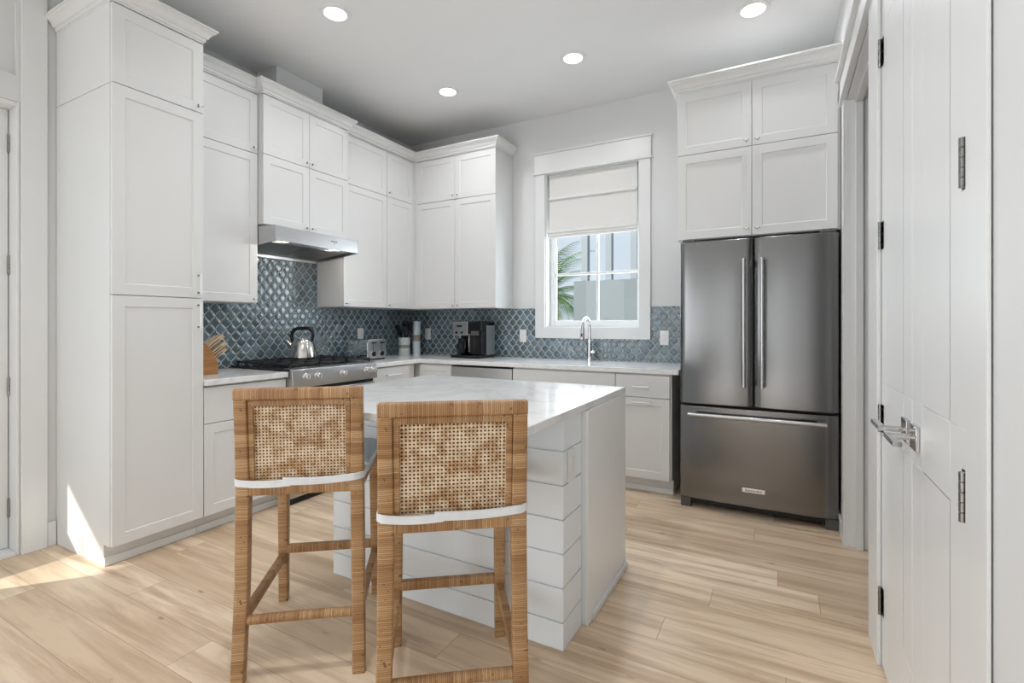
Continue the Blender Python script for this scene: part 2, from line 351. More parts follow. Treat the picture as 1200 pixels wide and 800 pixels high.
# ------------------------------------------------------------------ doors
def panel_leaf(W, z0, z1, T, panels, rail_bevel=.024, depth=.005):
    """leaf in local x 0..W, y -T..0 (front at -T), raised panels as list of (x0,x1,z0,z1)"""
    m = MB(); xs = sorted({0, W} | {a for p in panels for a in p[:2]}); zs = sorted({z0, z1} | {a for p in panels for a in p[2:]})
    m.box(0, W, -T+depth+.001, 0, z0, z1)
    def inp(x, z): return any(p[0] < x < p[1] and p[2] < z < p[3] for p in panels)
    for i in range(len(xs)-1):
        for j in range(len(zs)-1):
            cx, cz = (xs[i]+xs[i+1])/2, (zs[j]+zs[j+1])/2
            if not inp(cx, cz): m.box(xs[i], xs[i+1], -T, -T+depth+.001, zs[j], zs[j+1])
    for x0, x1, a, b in panels:
        w_ = rail_bevel
        r = [[(x0, -T, a), (x1, -T, a), (x1, -T, b), (x0, -T, b)]]
        r.append([(x0+w_, -T+depth, a+w_), (x1-w_, -T+depth, a+w_), (x1-w_, -T+depth, b-w_), (x0+w_, -T+depth, b-w_)])
        r.append([(x0+w_*2.4, -T+depth*.5, a+w_*2.4), (x1-w_*2.4, -T+depth*.5, a+w_*2.4), (x1-w_*2.4, -T+depth*.5, b-w_*2.4), (x0+w_*2.4, -T+depth*.5, b-w_*2.4)])
        m.loft(r)
    return m
def hinge(parent, x, y, z, plate_dx):
    m = MB()
    for k in range(5): m.lathe([(.0065, k*.02+.0008), (.0065, k*.02+.0192)], (x, y, z-.05), 12)
    m.box(x, x+plate_dx, y+.0065, y+.009, z-.05, z+.05)
    for dz in (-.035, 0, .035): m.lathe([(.0035, 0), (.0035, -.0015)], (x+plate_dx*.55, y+.0065, z+dz), 8, 'y')
    return m.build('hinge', M['nickel'], parent)
def lever(parent, x, z, yf, side, label=None):
    m = MB(); m.box(x-.033, x+.033, yf-.010, yf, z-.033, z+.033)
    r = m.build('door_handle', M['lever'], parent, bevel=.002)
    if label: r['label'] = label
    m = MB(); m.tube([(x, yf-.008, z), (x, yf-.062, z)], .0085, 14); m.rod((x-.012*side, yf-.062, z), (x+.118*side, yf-.062, z), .020, .012, (0, 0, 1), rnd=.3)
    m.build('lever', M['lever'], r)
# closet double doors (front faces -x): local frame rotated so that -y -> -x : rz=-90deg ; local x -> world -y
for n_, (y0, W, hx, hs, lx, ls) in enumerate(((-2.048, .465, 0, 1, .465-.055, -1), (-2.516, .465, .465, -1, .055, 1))):
    t_ = thing('door_%d' % (n_+1), None, None, (3.956, y0, 0), -PI/2, kind='structure')
    pn = [(.115, .35, .26, .86), (.115, .35, 1.03, 2.30)]
    panel_leaf(.465, .012, 2.44, .04, pn).build('door_leaf', M['trim'], t_, bevel=.0015, angle=20)
    for z in (.24, .90, 1.56, 2.22): hinge(t_, hx+.004*hs, -.0465, z, .03*hs)
    lever(t_, lx, .935, -.04, ls)
# glazed patio door in the left wall (faces +x): rz=+90deg; local x -> world +y
t_ = thing('door_3', None, None, (-.145, -4.105, 0), PI/2, kind='structure')
m = MB(); W = .896; z0, z1 = .025, 2.402; s_ = .115
m.box(0, s_, -.045, 0, z0, z1).box(W-s_, W, -.045, 0, z0, z1).box(s_, W-s_, -.045, 0, z0, .27).box(s_, W-s_, -.045, 0, z1-.13, z1)
m.build('door_leaf', M['trim'], t_, bevel=.002)
B(s_, W-s_, -.026, -.020, .27, z1-.13).build('pane', M['glass'], t_)
for z in (.24, .90, 1.56, 2.22):
    m = MB()
    for k in range(5): m.lathe([(.0075, k*.02+.0008), (.0075, k*.02+.0192)], (W+.002, -.052, z-.05), 12)
    m.build('hinge', M['nickel'], t_)
# ------------------------------------------------------------------ kitchen window
win = thing('window_1', None, None, (0, 0, 0), 0, kind='structure')
m = MB(); m.box(1.537, WX0+.004, -.02, -.0005, 1.105, 2.66).box(WX1-.004, 2.622, -.02, -.0005, 1.105, 2.66).box(1.537, 2.622, -.0205, -.0005, 1.105, 1.207)
m.box(1.531, 2.628, -.024, -.0005, 2.66, 2.835).box(1.519, 2.64, -.036, -.0005, 2.835, 2.851).box(1.519, 2.64, -.036, -.0005, 2.648, 2.662)
m.build('window_casing', M['trim'], win, bevel=.0025)
m = MB(); m.box(WX0+.0004, WX0+.012, .0008, .149, WZ0+.0004, WZ1-.0004).box(WX1-.012, WX1-.0004, .0008, .149, WZ0+.0004, WZ1-.0004).box(WX0+.0122, WX1-.0122, .001, .149, WZ0+.0004, WZ0+.0126).box(WX0+.0122, WX1-.0122, .001, .149, WZ1-.0126, WZ1-.0004)
m.build('window_jamb', M['trim'], win)
m = MB(); a0, a1, b0, b1 = WX0+.0125, WX1-.0125, WZ0+.013, WZ1-.013
m.box(a0, a0+.05, .085, .12, b0, b1).box(a1-.03, a1, .085, .12, b0, b1).box(a0+.0503, a1-.0303, .0855, .12, b0, b0+.055).box(a0+.0503, a1-.0303, .0855, .12, b1-.05, b1)
m.box(a0+.0505, a0+.062, .0955, .1195, b0+.0555, b1-.0505)
m.build('window_frame', M['trim'], win, bevel=.003)
m = MB(); m.box(2.105, 2.130, .093, .107, b0+.05, b1-.05)
m.box(a0+.05, a1-.03, .092, .108, 1.695, 1.718)
m.build('muntin', M['trim'], win, bevel=.002)
B(a0+.05, a1-.03, .099, .102, b0+.055, b1-.05).build('pane', M['glass'], win)
# roman shade
sh = thing('roman_shade', 'white linen roman shade half lowered in the window over the counter', 'blind', (2.08, .03, 2.64))
m = MB(); prof = [(-.0, 0), (.0, -.10), (.002, -.205), (-.018, -.222), (-.020, -.232), (.0, -.240), (.0, -.40), (-.006, -.47), (-.014, -.52), (-.012, -.535)]
pr2 = [(y+.004, z) for y, z in reversed(prof)]
m.prism([(p[0], p[1]) for p in prof+pr2], -.418, .418, 'x')
m.build('shade_fabric', M['shade'], sh, angle=50)
for k in range(3):
    m = MB(); z = -.518-.022*k; y = -.012-.006*(2-k)
    m.prism([(y, z), (y-.012, z-.012), (y-.013, z-.030), (y-.004, z-.036), (y+.004, z-.030), (y+.004, z)], -.422+.0015*k, .422-.0015*k, 'x')
    m.build('shade_fold', M['shade'], sh, angle=50)
B(-.415, .415, -.012, .02, -.012, 0).build('headrail', M['trim'], sh)
m = MB(); m.tube([(-.425+.003*math.sin(k), -.022, -.24-.02*k) for k in range(13)], .0012, 6); m.build('cord', M['plastic_white'], sh)

# ------------------------------------------------------------------ cabinets
CROWN = [(0, -.004), (.008, -.004), (.009, .012), (.018, .016), (.022, .028), (.038, .046), (.046, .050), (.048, .058), (.055, .060), (.055, .071), (0, .071)]
def shaker(W, z0, z1, D, rail=.056):
    """door in local x 0..W, front at -D, 20 mm thick"""
    m = MB(); T = .020; d = .006
    o = [(0, 0), (W, 0), (W, 1), (0, 1)]
    def ring(i, y): return [(i, y, z0+i), (W-i, y, z0+i), (W-i, y, z1-i), (i, y, z1-i)]
    m.loft([ring(0, -D+T), ring(0, -D), ring(rail, -D), ring(rail+.003, -D+d), ], caps=True)
    return m
def slab_front(W, z0, z1, D): return MB().box(0, W, -D, -D+.02, z0, z1)
def put_pull(parent, kind, x, z, D, L=.1):
    m = MB()
    if kind == 'K':
        m.lathe([(.0055, 0), (.004, -.004), (.004, -.020)], (x, -D, z), 10, 'y'); m.tube([(x-.014, -D-.022, z), (x+.014, -D-.022, z)], .0045, 10)
        m.use(1).tube([(x-.009, -D-.022, z), (x+.009, -D-.022, z)], .0062, 10); m.build('knob', [M['nickel'], M['acrylic']], parent)
    else:
        dx, dz = (L/2, 0) if kind == 'H' else (0, L/2)
        for s_ in (-1, 1):
            m.lathe([(.006, 0), (.0042, -.004), (.0042, -.024)], (x+s_*dx, -D, z+s_*dz), 10, 'y')
        e = 1.18; m.use(1).tube([(x-dx*e, -D-.028, z-dz*e), (x+dx*e, -D-.028, z+dz*e)], .0062, 12); m.build('handle', [M['nickel'], M['acrylic']], parent)
def cabinet(name, label, cat, loc, rz, W, D, z0, z1, fronts, crown=None, group=None, toe=False, carc=None, mat='cab', crown_z=None):
    t = thing(name, label, cat, (loc[0], loc[1], z0), rz, group)
    dz = -z0
    m = MB()
    if carc: carc(m)
    elif toe:
        m.box(0, W, -D+.022, -.003, .112, z1).box(0, W, -D+.085, -.003, .0005, .112)
    else: m.box(0, W, -D+.022, -.003, z0, z1)
    m.build('carcass', M[mat], t, bevel=.001, dz=dz)
    if toe:
        MB().box(.0, W, -D+.075, -D+.085, .0005, .045).build('shoe_moulding', M['trim'], t, bevel=.003, dz=dz)
    for f in fronts:
        kind, x0, x1, a, b = f[:5]
        mb = shaker(x1-x0, a, b, D) if kind == 'door' else slab_front(x1-x0, a, b, D)
        mb.shift(x0, 0, dz)
        o = mb.build('door' if kind == 'door' else 'drawer', M[mat], t, bevel=.0012, angle=30)
        for p in f[5:]:
            put_pull(o, p[0], p[1], p[2]+dz, D, *(p[3:]))
    if crown:
        m = MB(); m.sweep(crown, CROWN, z1+.013+dz); m.sweep([p for p in crown], [(0, -.002), (.0015, -.002), (.0015, .013), (0, .013)], z1+dz); m.build('crown_moulding', M['cab'], t, angle=30)
    return t
g = .0018
# A: tall pantry cabinet, y -3.04..-2.59
def pantry_c(m):
    m.box(0, .45, -.618, -.003, .112, 2.459).box(0, .45, -.618, -.003, 2.462, 2.87).box(0, .45, -.555, -.003, .0005, .112)
cabinet('pantry_cabinet', 'tall white floor-to-crown pantry cabinet at the left end of the run', 'cabinet', (0, -3.04), PI/2, .45, .64, 0, 2.87,
    [('door', g, .45-g, .115, 1.386, ('V', .42, 1.285, .125)), ('door', g, .45-g, 1.390, 2.459, ('V', .42, 1.47, .10)), ('door', g, .45-g, 2.463, 2.862, ('K', .42, 2.495))],
    [(0, -.003), (0, -.64), (.45, -.64), (.45, -.40)], toe=True, carc=pantry_c)
# B: wall cabinet between pantry and hood
cabinet('wall_cabinet', 'white wall cabinet between the tall pantry and the range hood', 'cabinet', (0, -2.588), PI/2, .545, .334, 1.387, 2.87,
    [('door', g, .545-g, 1.390, 2.440, ('K', .515, 1.415)), ('door', g, .545-g, 2.444, 2.862, ('K', .515, 2.48))], [(0, -.334), (.545, -.334)])
# C: hood cabinet
cabinet('wall_cabinet', 'white short double-door wall cabinet directly above the range hood', 'cabinet', (0, -2.040), PI/2, .78, .39, 1.945, 2.87,
    [('door', g, .39-g, 1.948, 2.440, ('K', .365, 1.975)), ('door', .39+g, .78-g, 1.948, 2.440, ('K', .415, 1.975)),
     ('door', g, .39-g, 2.444, 2.862, ('K', .365, 2.475)), ('door', .39+g, .78-g, 2.444, 2.862, ('K', .415, 2.475))],
    [(0, -.30), (0, -.39), (.78, -.39), (.78, -.30)])
# D, E
cabinet('wall_cabinet', 'white wall cabinet with one tall door just past the range hood', 'cabinet', (0, -1.258), PI/2, .524, .334, 1.387, 2.87,
    [('door', g, .524-g, 1.390, 2.440, ('K', .03, 1.415)), ('door', g, .524-g, 2.444, 2.862, ('K', .03, 2.48))], [(0, -.334), (.524, -.334)])
def corner_c(m): m.box(0, .398, -.312, -.003, 1.387, 2.87).box(.3695, .3995, -.334, -.311, 1.387, 2.87)
cabinet('corner_wall_cabinet', 'white narrow-doored wall cabinet in the corner of the room', 'cabinet', (0, -.733), PI/2, .398, .334, 1.387, 2.87,
    [('door', g, .37-g, 1.390, 2.440, ('K', .03, 1.415)), ('door', g, .37-g, 2.444, 2.862, ('K', .03, 2.48))], [(0, -.334), (.40, -.334)], carc=corner_c)
# F back wall upper
def back_c(m): m.box(.002, .948, -.312, -.003, 1.387, 2.87).box(-.0015, .0305, -.334, -.311, 1.387, 2.87)
cabinet('wall_cabinet', 'white double-door wall cabinet on the back wall above the coffee maker', 'cabinet', (.336, 0), 0, .95, .334, 1.387, 2.87,
    [('door', .03+g, .492-g, 1.390, 2.440, ('K', .465, 1.418)), ('door', .492+g, .95-g, 1.390, 2.440, ('K', .52, 1.418)),
     ('door', .03+g, .492-g, 2.444, 2.862, ('K', .465, 2.48)), ('door', .492+g, .95-g, 2.444, 2.862, ('K', .52, 2.48))],
    [(.0, -.334), (.95, -.334), (.95, -.003)], carc=back_c)
# G above fridge
def fr_c(m): m.box(0, .932, -.70, -.003, 1.812, 2.815).box(.93, .945, -.715, -.003, 1.812, 2.815)
cabinet('over_fridge_cabinet', 'white four-door cabinet above the stainless refrigerator', 'cabinet', (2.965, 0), 0, .945, .722, 1.812, 2.815,
    [('door', g, .464-g, 1.815, 2.388, ('K', .432, 1.855)), ('door', .464+g, .93-g, 1.815, 2.388, ('K', .496, 1.855)),
     ('door', g, .464-g, 2.392, 2.808, ('K', .432, 2.425)), ('door', .464+g, .93-g, 2.392, 2.808, ('K', .496, 2.425))],
    [(0, -.003), (0, -.722), (.945, -.722)])
# base cabinets
cabinet('base_cabinet', 'white base cabinet with one drawer between the pantry and the range', 'cabinet', (0, -2.588), PI/2, .545, .638, 0, .878,
    [('drawer', g, .545-g, .655, .866), ('door', g, .545-g, .115, .651)], toe=True)
cabinet('base_cabinet', 'white base cabinet with one drawer just right of the range', 'cabinet', (0, -1.230), PI/2, .545, .638, 0, .878,
    [('drawer', g, .47-g, .715, .866, ('H', .235, .80, .14)), ('door', g, .47-g, .115, .711, ('H', .235, .67, .14))], toe=True)
def cc(m): m.box(.0, .94, -.616, -.003, .112, .878).box(.0, .94, -.555, -.003, .0005, .112).box(0, .03, -.682, -.6, .112, .878)
def cc(m): m.box(.0, 1.0-.003, -.616, -.003, .112, .878).box(.0, .997, -.555, -.003, .0005, .112)
cabinet('corner_base_cabinet', 'white corner base cabinet beside the dishwasher, under the crock', 'cabinet', (.003, 0), 0, 1.0, .638, 0, .878,
    [('door', .64, 1.0-g, .115, .866)], carc=cc)
cabinet('sink_base_cabinet', 'white base cabinet with a plain false front under the faucet', 'cabinet', (1.630, 0), 0, .873, .638, 0, .878,
    [('drawer', g, .873-g, .715, .866), ('door', g, .4365-g, .115, .711, ('V', .40, .62, .12)), ('door', .4365+g, .873-g, .115, .711, ('V', .47, .62, .12))], toe=True)
cabinet('base_cabinet', 'white pull-out base cabinet with a drawer beside the refrigerator', 'cabinet', (2.505, 0), 0, .405, .638, 0, .878,
    [('drawer', g, .395-g, .705, .866, ('H', .198, .782, .10)), ('door', g, .395-g, .115, .701, ('H', .198, .668, .122))], toe=True)

# ------------------------------------------------------------------ counters
tag(B(.0025, .662, -2.588, -2.042, .8785, .914).build('countertop', M['quartz'], bevel=.003), 'short white quartz countertop holding the knife block', 'countertop')
m = MB(); m.prism([(.0025, -1.228), (.662, -1.228), (.662, -.652), (2.962, -.652), (2.962, -.0025), (.0025, -.0025)], .8785, .914)
tag(m.build('countertop', M['quartz'], bevel=.003), 'long L-shaped white quartz countertop running round the corner to the refrigerator', 'countertop')

# ------------------------------------------------------------------ tiled backsplash
def tiles(name, rects, plane, label):
    PX, PZ = .078, .0985; G = .0030
    vs_, fs, cols = [], [], []
    pal = [(.060, .105, .135), (.065, .12, .150), (.085, .145, .175), (.050, .085, .110), (.10, .155, .185), (.09, .125, .140), (.15, .21, .26), (.10, .13, .13)]
    s0 = min(r[0] for r in rects); s1 = max(r[1] for r in rects); z0 = min(r[2] for r in rects); z1 = max(r[3] for r in rects)
    i0, i1 = int(s0/PX*2)-3, int(s1/PX*2)+3; j0, j1 = int(z0/PZ*2)-2, int(z1/PZ*2)+3
    N = 9
    for i in range(i0, i1):
        for j in range(j0, j1):
            if (i+j) % 2: continue
            cx, cz = i*PX/2, j*PZ/2+.02
            pr = []
            for k in range(-N, N+1):
                tt = k/N*PZ/2*.955; ww = PX/4*(1+math.cos(2*PI*tt/PZ)); pr.append((max(ww-G*1.15, .0006), tt))
            out = [(w_, tt) for w_, tt in pr]+[(-w_, tt) for w_, tt in reversed(pr)]
            col = random.choice(pal); f = random.uniform(.8, 1.25); col = tuple(c*f for c in col)+(1,)
            ta, tb = random.uniform(-.014, .014), random.uniform(-.014, .014)
            for (a0, a1, b0, b1) in rects:
                if cx+PX/2 < a0 or cx-PX/2 > a1 or cz+PZ/2 < b0 or cz-PZ/2 > b1: continue
                base = len(vs_); n = len(out)
                for sc, h in ((1, .0012), (.97, .0042), (.86, .0058), (.5, .0064)):
                    for (a, b) in out:
                        x = cx+a*sc; z = cz+b*(1-(1-sc)*.8)
                        x = min(max(x, a0), a1); z = min(max(z, b0), b1)
                        d = h+(x-cx)*ta+(z-cz)*tb if sc < 1 else h
                        vs_.append((x, -d, z) if plane == 'y' else (d, x, z))
                for r in range(3):
                    for q in range(n):
                        fs.append((base+r*n+q, base+r*n+(q+1) % n, base+(r+1)*n+(q+1) % n, base+(r+1)*n+q)); cols.append(col)
                fs.append(tuple(base+3*n+q for q in range(n))); cols.append(col)
    me = bpy.data.meshes.new(name); me.from_pydata(vs_, [], fs)
    ca = me.color_attributes.new('tile', 'FLOAT_COLOR', 'CORNER')
    buf = []
    for p, c_ in zip(me.polygons, cols): buf += list(c_)*p.loop_total
    ca.data.foreach_set('color', buf)
    bm = bmesh.new(); bm.from_mesh(me); bmesh.ops.dissolve_degenerate(bm, dist=1e-6, edges=bm.edges); bmesh.ops.recalc_face_normals(bm, faces=bm.faces); bm.to_mesh(me); bm.free()
    me.polygons.foreach_set('use_smooth', [True]*len(me.polygons)); me.set_sharp_from_angle(angle=math.radians(40))
    me.materials.append(M['tile'])
    t_ = thing(name, None, None, (0, 0, 0), kind='structure')
    o = bpy.data.objects.new('tiles', me); C.objects.link(o); o.parent = t_
    m = MB()
    for (a0, a1, b0, b1) in rects:
        if plane == 'y': m.box(a0, a1, -.002, -.0003, b0, b1)
        else: m.box(.0003, .002, a0, a1, b0, b1)
    m.build('grout', M['grout'], t_, smooth=False)
    return t_
tiles('wall_tile_left', [(-2.586, -2.043, .9145, 1.386), (-2.043, -1.259, .9145, 1.80), (-1.259, -.002, .9145, 1.386)], 'x', None)
tiles('wall_tile_back', [(.008, 1.537, .9145, 1.386), (1.537, 2.622, .9145, 1.105), (2.622, 2.985, .9145, 1.386)], 'y', None)

# ------------------------------------------------------------------ outlets
def outlet(label, loc, rz, kind='decora'):
    t = thing('wall_outlet', label, 'outlet', loc, rz)
    B(-.036, .036, -.006, 0, -.06, .06).build('cover_plate', M['plastic_white'], t, bevel=.002)
    m = MB()
    if kind == 'decora': m.box(-.017, .017, -.0085, -.005, -.034, .034)
    else:
        m.box(-.017, .017, -.0085, -.005, .006, .034).box(-.017, .017, -.0085, -.005, -.034, -.006)
    m.use(1)
    for z in ((.02, -.02) if kind == 'duplex' else ()):
        m.box(-.008, -.006, -.0092, -.0084, z-.005, z+.006).box(.006, .008, -.0092, -.0084, z-.005, z+.006)
    m.build('socket', [M['plastic_white'], M['grey']], t, bevel=.0005)
    return t
outlet('white outlet on the blue tile directly above the toaster', (.0075, -.75, 1.137), PI/2)
outlet('white outlet on the blue tile between the vase and the coffee maker', (.248, -.0075, 1.130), 0)
outlet('white outlet on the blue tile between the coffee maker and the window', (1.402, -.0075, 1.123), 0)
outlet('white duplex outlet on the tile beside the refrigerator', (2.735, -.0075, 1.123), 0, 'duplex')
outlet('white outlet on the shiplap end of the kitchen island', (2.8725, -2.452, .69), PI/2)

# ------------------------------------------------------------------ recessed lights and added fill lamps
for i, (x, y, lab) in enumerate(((1.12, -2.05, 'round recessed ceiling light nearest the tall pantry cabinet'), (1.12, -.85, 'round recessed ceiling light closest to the corner cabinets'),
                  (2.246, -.84, 'round recessed ceiling light in front of the window'), (3.441, -.83, 'round recessed ceiling light in front of the refrigerator cabinet'),
                  (2.4, -3.4, None), (1.2, -5.2, None), (2.9, -5.4, None), (1.2, -6.9, None), (2.9, -6.9, None))):  # entries without a label are added fill lamps, unseen and without fixtures
    if lab:
        t_ = thing('recessed_light', lab, 'ceiling light', (x, y, CH), 0, 'recessed ceiling lights')
        MB().lathe([(.062, 0), (.098, 0), (.096, -.005), (.078, -.007), (.070, -.004), (.062, 0)], n=40, cap=False).build('trim_ring', M['trim'], t_)
        MB().lathe([(.0, -.001), (.069, -.001), (.069, -.0035), (.0, -.0045)], n=40, cap=False).build('lens', M['lens'], t_)
    L = light('recessed_and_fill_lamp', 'AREA', (x, y, CH-.012), (0, 0, -1), 6.4 if lab else 15 if i == 4 else 1.5, (.96, .97, 1), .12); L.data.shape = 'DISK'; L.data.spread = math.radians(150)

# ------------------------------------------------------------------ refrigerator
fr = thing('refrigerator', 'stainless steel french door refrigerator with bottom freezer drawer', 'refrigerator', (3.443, -.06, 0))
FX0, FX1, FY = -.454, .454, -.686      # local; front plane at world y -.746
m = MB(); m.box(FX0+.004, FX1-.004, FY+.075, .0, .02, 1.775); m.build('cabinet_body', M['grey'], fr, bevel=.004)
def bowed(x0, x1, z0, z1, y0, bow, T=.068, full=None):
    """door with a gently bowed front"""
    m = MB(); f0, f1 = full or (x0, x1); pts = []
    N = 22
    for k in range(N+1):
        x = x0+(x1-x0)*k/N; u = (x-f0)/(f1-f0)*2-1
        y = y0-bow*(1-abs(u)**2.6)
        e = min((x-x0), (x1-x))
        if e < .012: y += (.012-e)**2/.012*.8
        pts.append((x, y))
    pts += [(x1, y0+T), (x0, y0+T)]
    m.prism(pts, z0, z1); return m
def bar(m, a, b, r, stand, off):
    pass
d1 = bowed(FX0, -.006, .706, 1.790, FY, .016).build('door', M['steel'], fr, bevel=.004, angle=50)
d2 = bowed(-.002+.003, FX1, .706, 1.790, FY, .016).build('door', M['steel'], fr, bevel=.004, angle=50)
d3 = bowed(FX0, FX1, .070, .690, FY, .020).build('freezer_drawer', M['steel'], fr, bevel=.004, angle=50)
for d, x in ((d1, -.057), (d2, .047)):
    m = MB(); m.tube([(x, FY-.062, .835), (x, FY-.062, 1.655)], .0125, 18)
    for z in (.86, 1.63): m.box(x-.011, x+.011, FY-.062, FY-.010, z-.022, z+.022)
    m.build('handle', M['steel_light'], d, bevel=.0015)
m = MB(); m.tube([(-.395, FY-.066, .640), (.39, FY-.066, .640)], .0125, 18)
for x in (-.372, .367): m.box(x-.022, x+.022, FY-.066, FY-.004, .629, .651)
m.build('handle', M['steel_light'], d3, bevel=.0015)
for x in (-.40, .40): B(x-.04, x+.04, FY+.0, FY+.06, 1.791, 1.806).build('hinge_cover', M['grey'], fr, bevel=.003)
m = MB(); m.box(FX0+.08, FX1-.08, FY+.055, FY+.07, .02, .068); m.build('kick_grille', M['dark'], fr)
for x in (FX0+.035, FX1-.035):
    B(x-.033, x+.033, FY+.01, FY+.08, .0008, .066).build('foot', M['grey'], fr, bevel=.003)
B(-.068, .062, FY-.0245, FY-.015, .165, .192).build('badge', M['chrome'], fr, bevel=.001)
def text(body, size, mat, parent, loc, rot, depth=.0006, name='lettering'):
    cu = bpy.data.curves.new(name, 'FONT'); cu.body = body; cu.size = size; cu.extrude = depth; cu.align_x = 'CENTER'; cu.align_y = 'CENTER'
    tmp = bpy.data.objects.new(name, cu); C.objects.link(tmp); dg = bpy.context.evaluated_depsgraph_get()
    me = bpy.data.meshes.new_from_object(tmp.evaluated_get(dg)); bpy.data.objects.remove(tmp); bpy.data.curves.remove(cu)
    me.materials.clear(); me.materials.append(mat)
    o = bpy.data.objects.new(name, me); C.objects.link(o); o.parent = parent; o.location = loc; o.rotation_euler = rot; return o
text('KitchenAid', .021, M['black'], fr, (-.003, FY-.0252, .178), (PI/2, 0, 0))

# ------------------------------------------------------------------ dishwasher
dw = thing('dishwasher', 'stainless steel dishwasher under the counter beside the sink cabinet', 'dishwasher', (1.315, 0, 0))
B(-.306, .306, -.60, -.02, .10, .868).build('tub_body', M['grey'], dw)
B(-.309, .309, -.642, -.60, .115, .862).build('door', M['steel_light'], dw, bevel=.004)
B(-.309, .309, -.646, -.61, .8625, .868).build('control_strip', M['black'], dw, bevel=.001)
m = MB(); m.tube([(-.25, -.69, .755), (.25, -.69, .755)], .010, 14)
for x in (-.23, .23): m.box(x-.012, x+.012, -.69, -.641, .747, .763)
m.build('handle', M['steel_light'], dw, bevel=.001)
B(-.306, .306, -.565, -.55, .0008, .10).build('kick_plate', M['black'], dw)

# ------------------------------------------------------------------ range (faces +x). local x -> world +y
rg = thing('gas_range', 'stainless steel slide-in gas range with black grates and front knobs', 'stove', (0, -1.637, 0), PI/2)
RW = .397
B(-RW, RW, -.635, -.01, .10, .895).build('range_body', M['steel_light'], rg, bevel=.002)
m = MB(); m.box(-RW-.001, RW+.001, -.665, -.008, .9155, .932); m.build('cooktop', M['enamel'], rg, bevel=.003)
m = MB(); m.prism([(-.635, .80), (-.695, .80), (-.700, .81), (-.688, .925), (-.66, .934), (-.60, .934), (-.60, .9), (-.635, .895)], -RW, RW, 'x')
cp = m.build('control_panel', M['steel_light'], rg, bevel=.003)
for y in (-1.931, -1.837, -1.604, -1.362, -1.288):
    x = y+1.637; m = MB(); m.lathe([(.024, 0), (.024, -.006), (.0195, -.010), (.0185, -.036), (.015, -.040), (.0, -.040)], (x, -.693, .873), 22, 'y', cap=False)
    m.box(x-.0035, x+.0035, -.742, -.730, .855, .891)
    k = m.build('knob', M['chrome'], rg, bevel=.001)
m = MB(); m.box(-RW+.004, RW-.004, -.655, -.635, .775, .80); m.build('vent_gap', M['dark'], rg)
od = B(-RW+.002, RW-.002, -.675, -.636, .30, .772).build('oven_door', M['steel_light'], rg, bevel=.004)
B(-.26, .26, -.6765, -.672, .40, .66).build('oven_window', M['enamel'], od, bevel=.001)
m = MB(); m.tube([(-.36, -.735, .725), (.36, -.735, .725)], .0125, 18)
for x in (-.345, .345): m.box(x-.014, x+.014, -.74, -.674, .712, .738)
m.build('oven_handle', M['steel_light'], od, bevel=.002)
B(-RW+.002, RW-.002, -.672, -.636, .048, .292).build('warming_drawer', M['steel_light'], rg, bevel=.003)
B(-RW+.01, RW-.01, -.650, -.63, .0008, .0475).build('kick_plate', M['black'], rg)
for k in range(3):
    x0 = -RW+.02+k*.254; x1 = x0+.249; m = MB(); zt = .966; b_ = .006
    for x in (x0, x1-2*b_): m.box(x, x+2*b_, -.635, -.05, zt-.016, zt)
    for y in (-.635, -.345, -.062): m.box(x0, x1, y, y+2*b_, zt-.0165, zt-.0005)
    for y in (-.49, -.20): m.box(x0, x1, y-b_, y+b_, zt-.014, zt+.0)
    m.box((x0+x1)/2-b_, (x0+x1)/2+b_, -.635, -.05, zt-.014, zt)
    for x in (x0+.006, x1-.006):
        for y in (-.629, -.34, -.056): m.box(x-.006, x+.006, y-.006, y+.006, .932, zt-.015)
    m.build('grate', M['iron'], rg, bevel=.0015)
    for y in (-.49, -.20):
        MB().lathe([(.045, .932), (.045, .940), (.032, .942), (.032, .950), (.0, .951)], ((x0+x1)/2, y, 0), 22, cap=False).build('burner', M['iron'], rg)

# ------------------------------------------------------------------ range hood
hd = thing('range_hood', 'stainless steel under-cabinet range hood with two small lit lamps', 'range hood', (0, -1.660, 1.77), PI/2)
HW = .381; z_ = -1.77
m = MB(); m.prism([(-.004, 1.942), (-.52, 1.925), (-.52, 1.822), (-.505, 1.822), (-.50, 1.840), (-.01, 1.792), (-.004, 1.792)], -HW+.004, HW-.004, 'x'); m.build('hood_shell', M['steel_light'], hd, dz=z_, angle=30)
for s_ in (-1, 1):
    m = MB(); m.prism([(-.004, 1.943), (-.521, 1.926), (-.521, 1.818), (-.004, 1.766)], s_*HW-.004*s_, s_*HW, 'x'); m.build('side_panel', M['steel_light'], hd, dz=z_, angle=30)
B(-HW+.004, HW-.004, -.012, -.004, 1.766, 1.792).build('rear_lip', M['steel_light'], hd, dz=z_)
for s_ in (-1, 1):
    m = MB(); x0, x1 = sorted((s_*.005, s_*.36))
    m.prism([(-.405, 1.824), (-.405, 1.832), (-.03, 1.794), (-.03, 1.786)], x0, x1, 'x'); m.build('grease_filter', M['filter'], hd, dz=z_, angle=30)
m = MB(); m.prism([(-.43, 1.828), (-.43, 1.834), (-.408, 1.832), (-.408, 1.826)], -.36, .36, 'x'); m.build('filter_rail', M['steel_light'], hd, dz=z_)
for x in (-.25, .22):
    MB().lathe([(.0, 1.829), (.024, 1.829), (.024, 1.836), (.0, 1.836)], (x, -.465, 0), 20, cap=False).build('hood_lamp', M['hood_lens'], hd, dz=z_)
    L = light('hood_spot', 'AREA', (.465, -1.660+x, 1.822), (-.55, 0, -1), 1.6, (1, .93, .82), .05); L.data.energy = .5; L.data.shape = 'DISK'
m = MB()
for k in range(4): m.box(.105+k*.016, .115+k*.016, -.5212, -.5195, 1.878, 1.886)
m.box(.135, .142, -.5212, -.5195, 1.862, 1.868)
m.build('control_buttons', M['black'], hd, dz=z_)

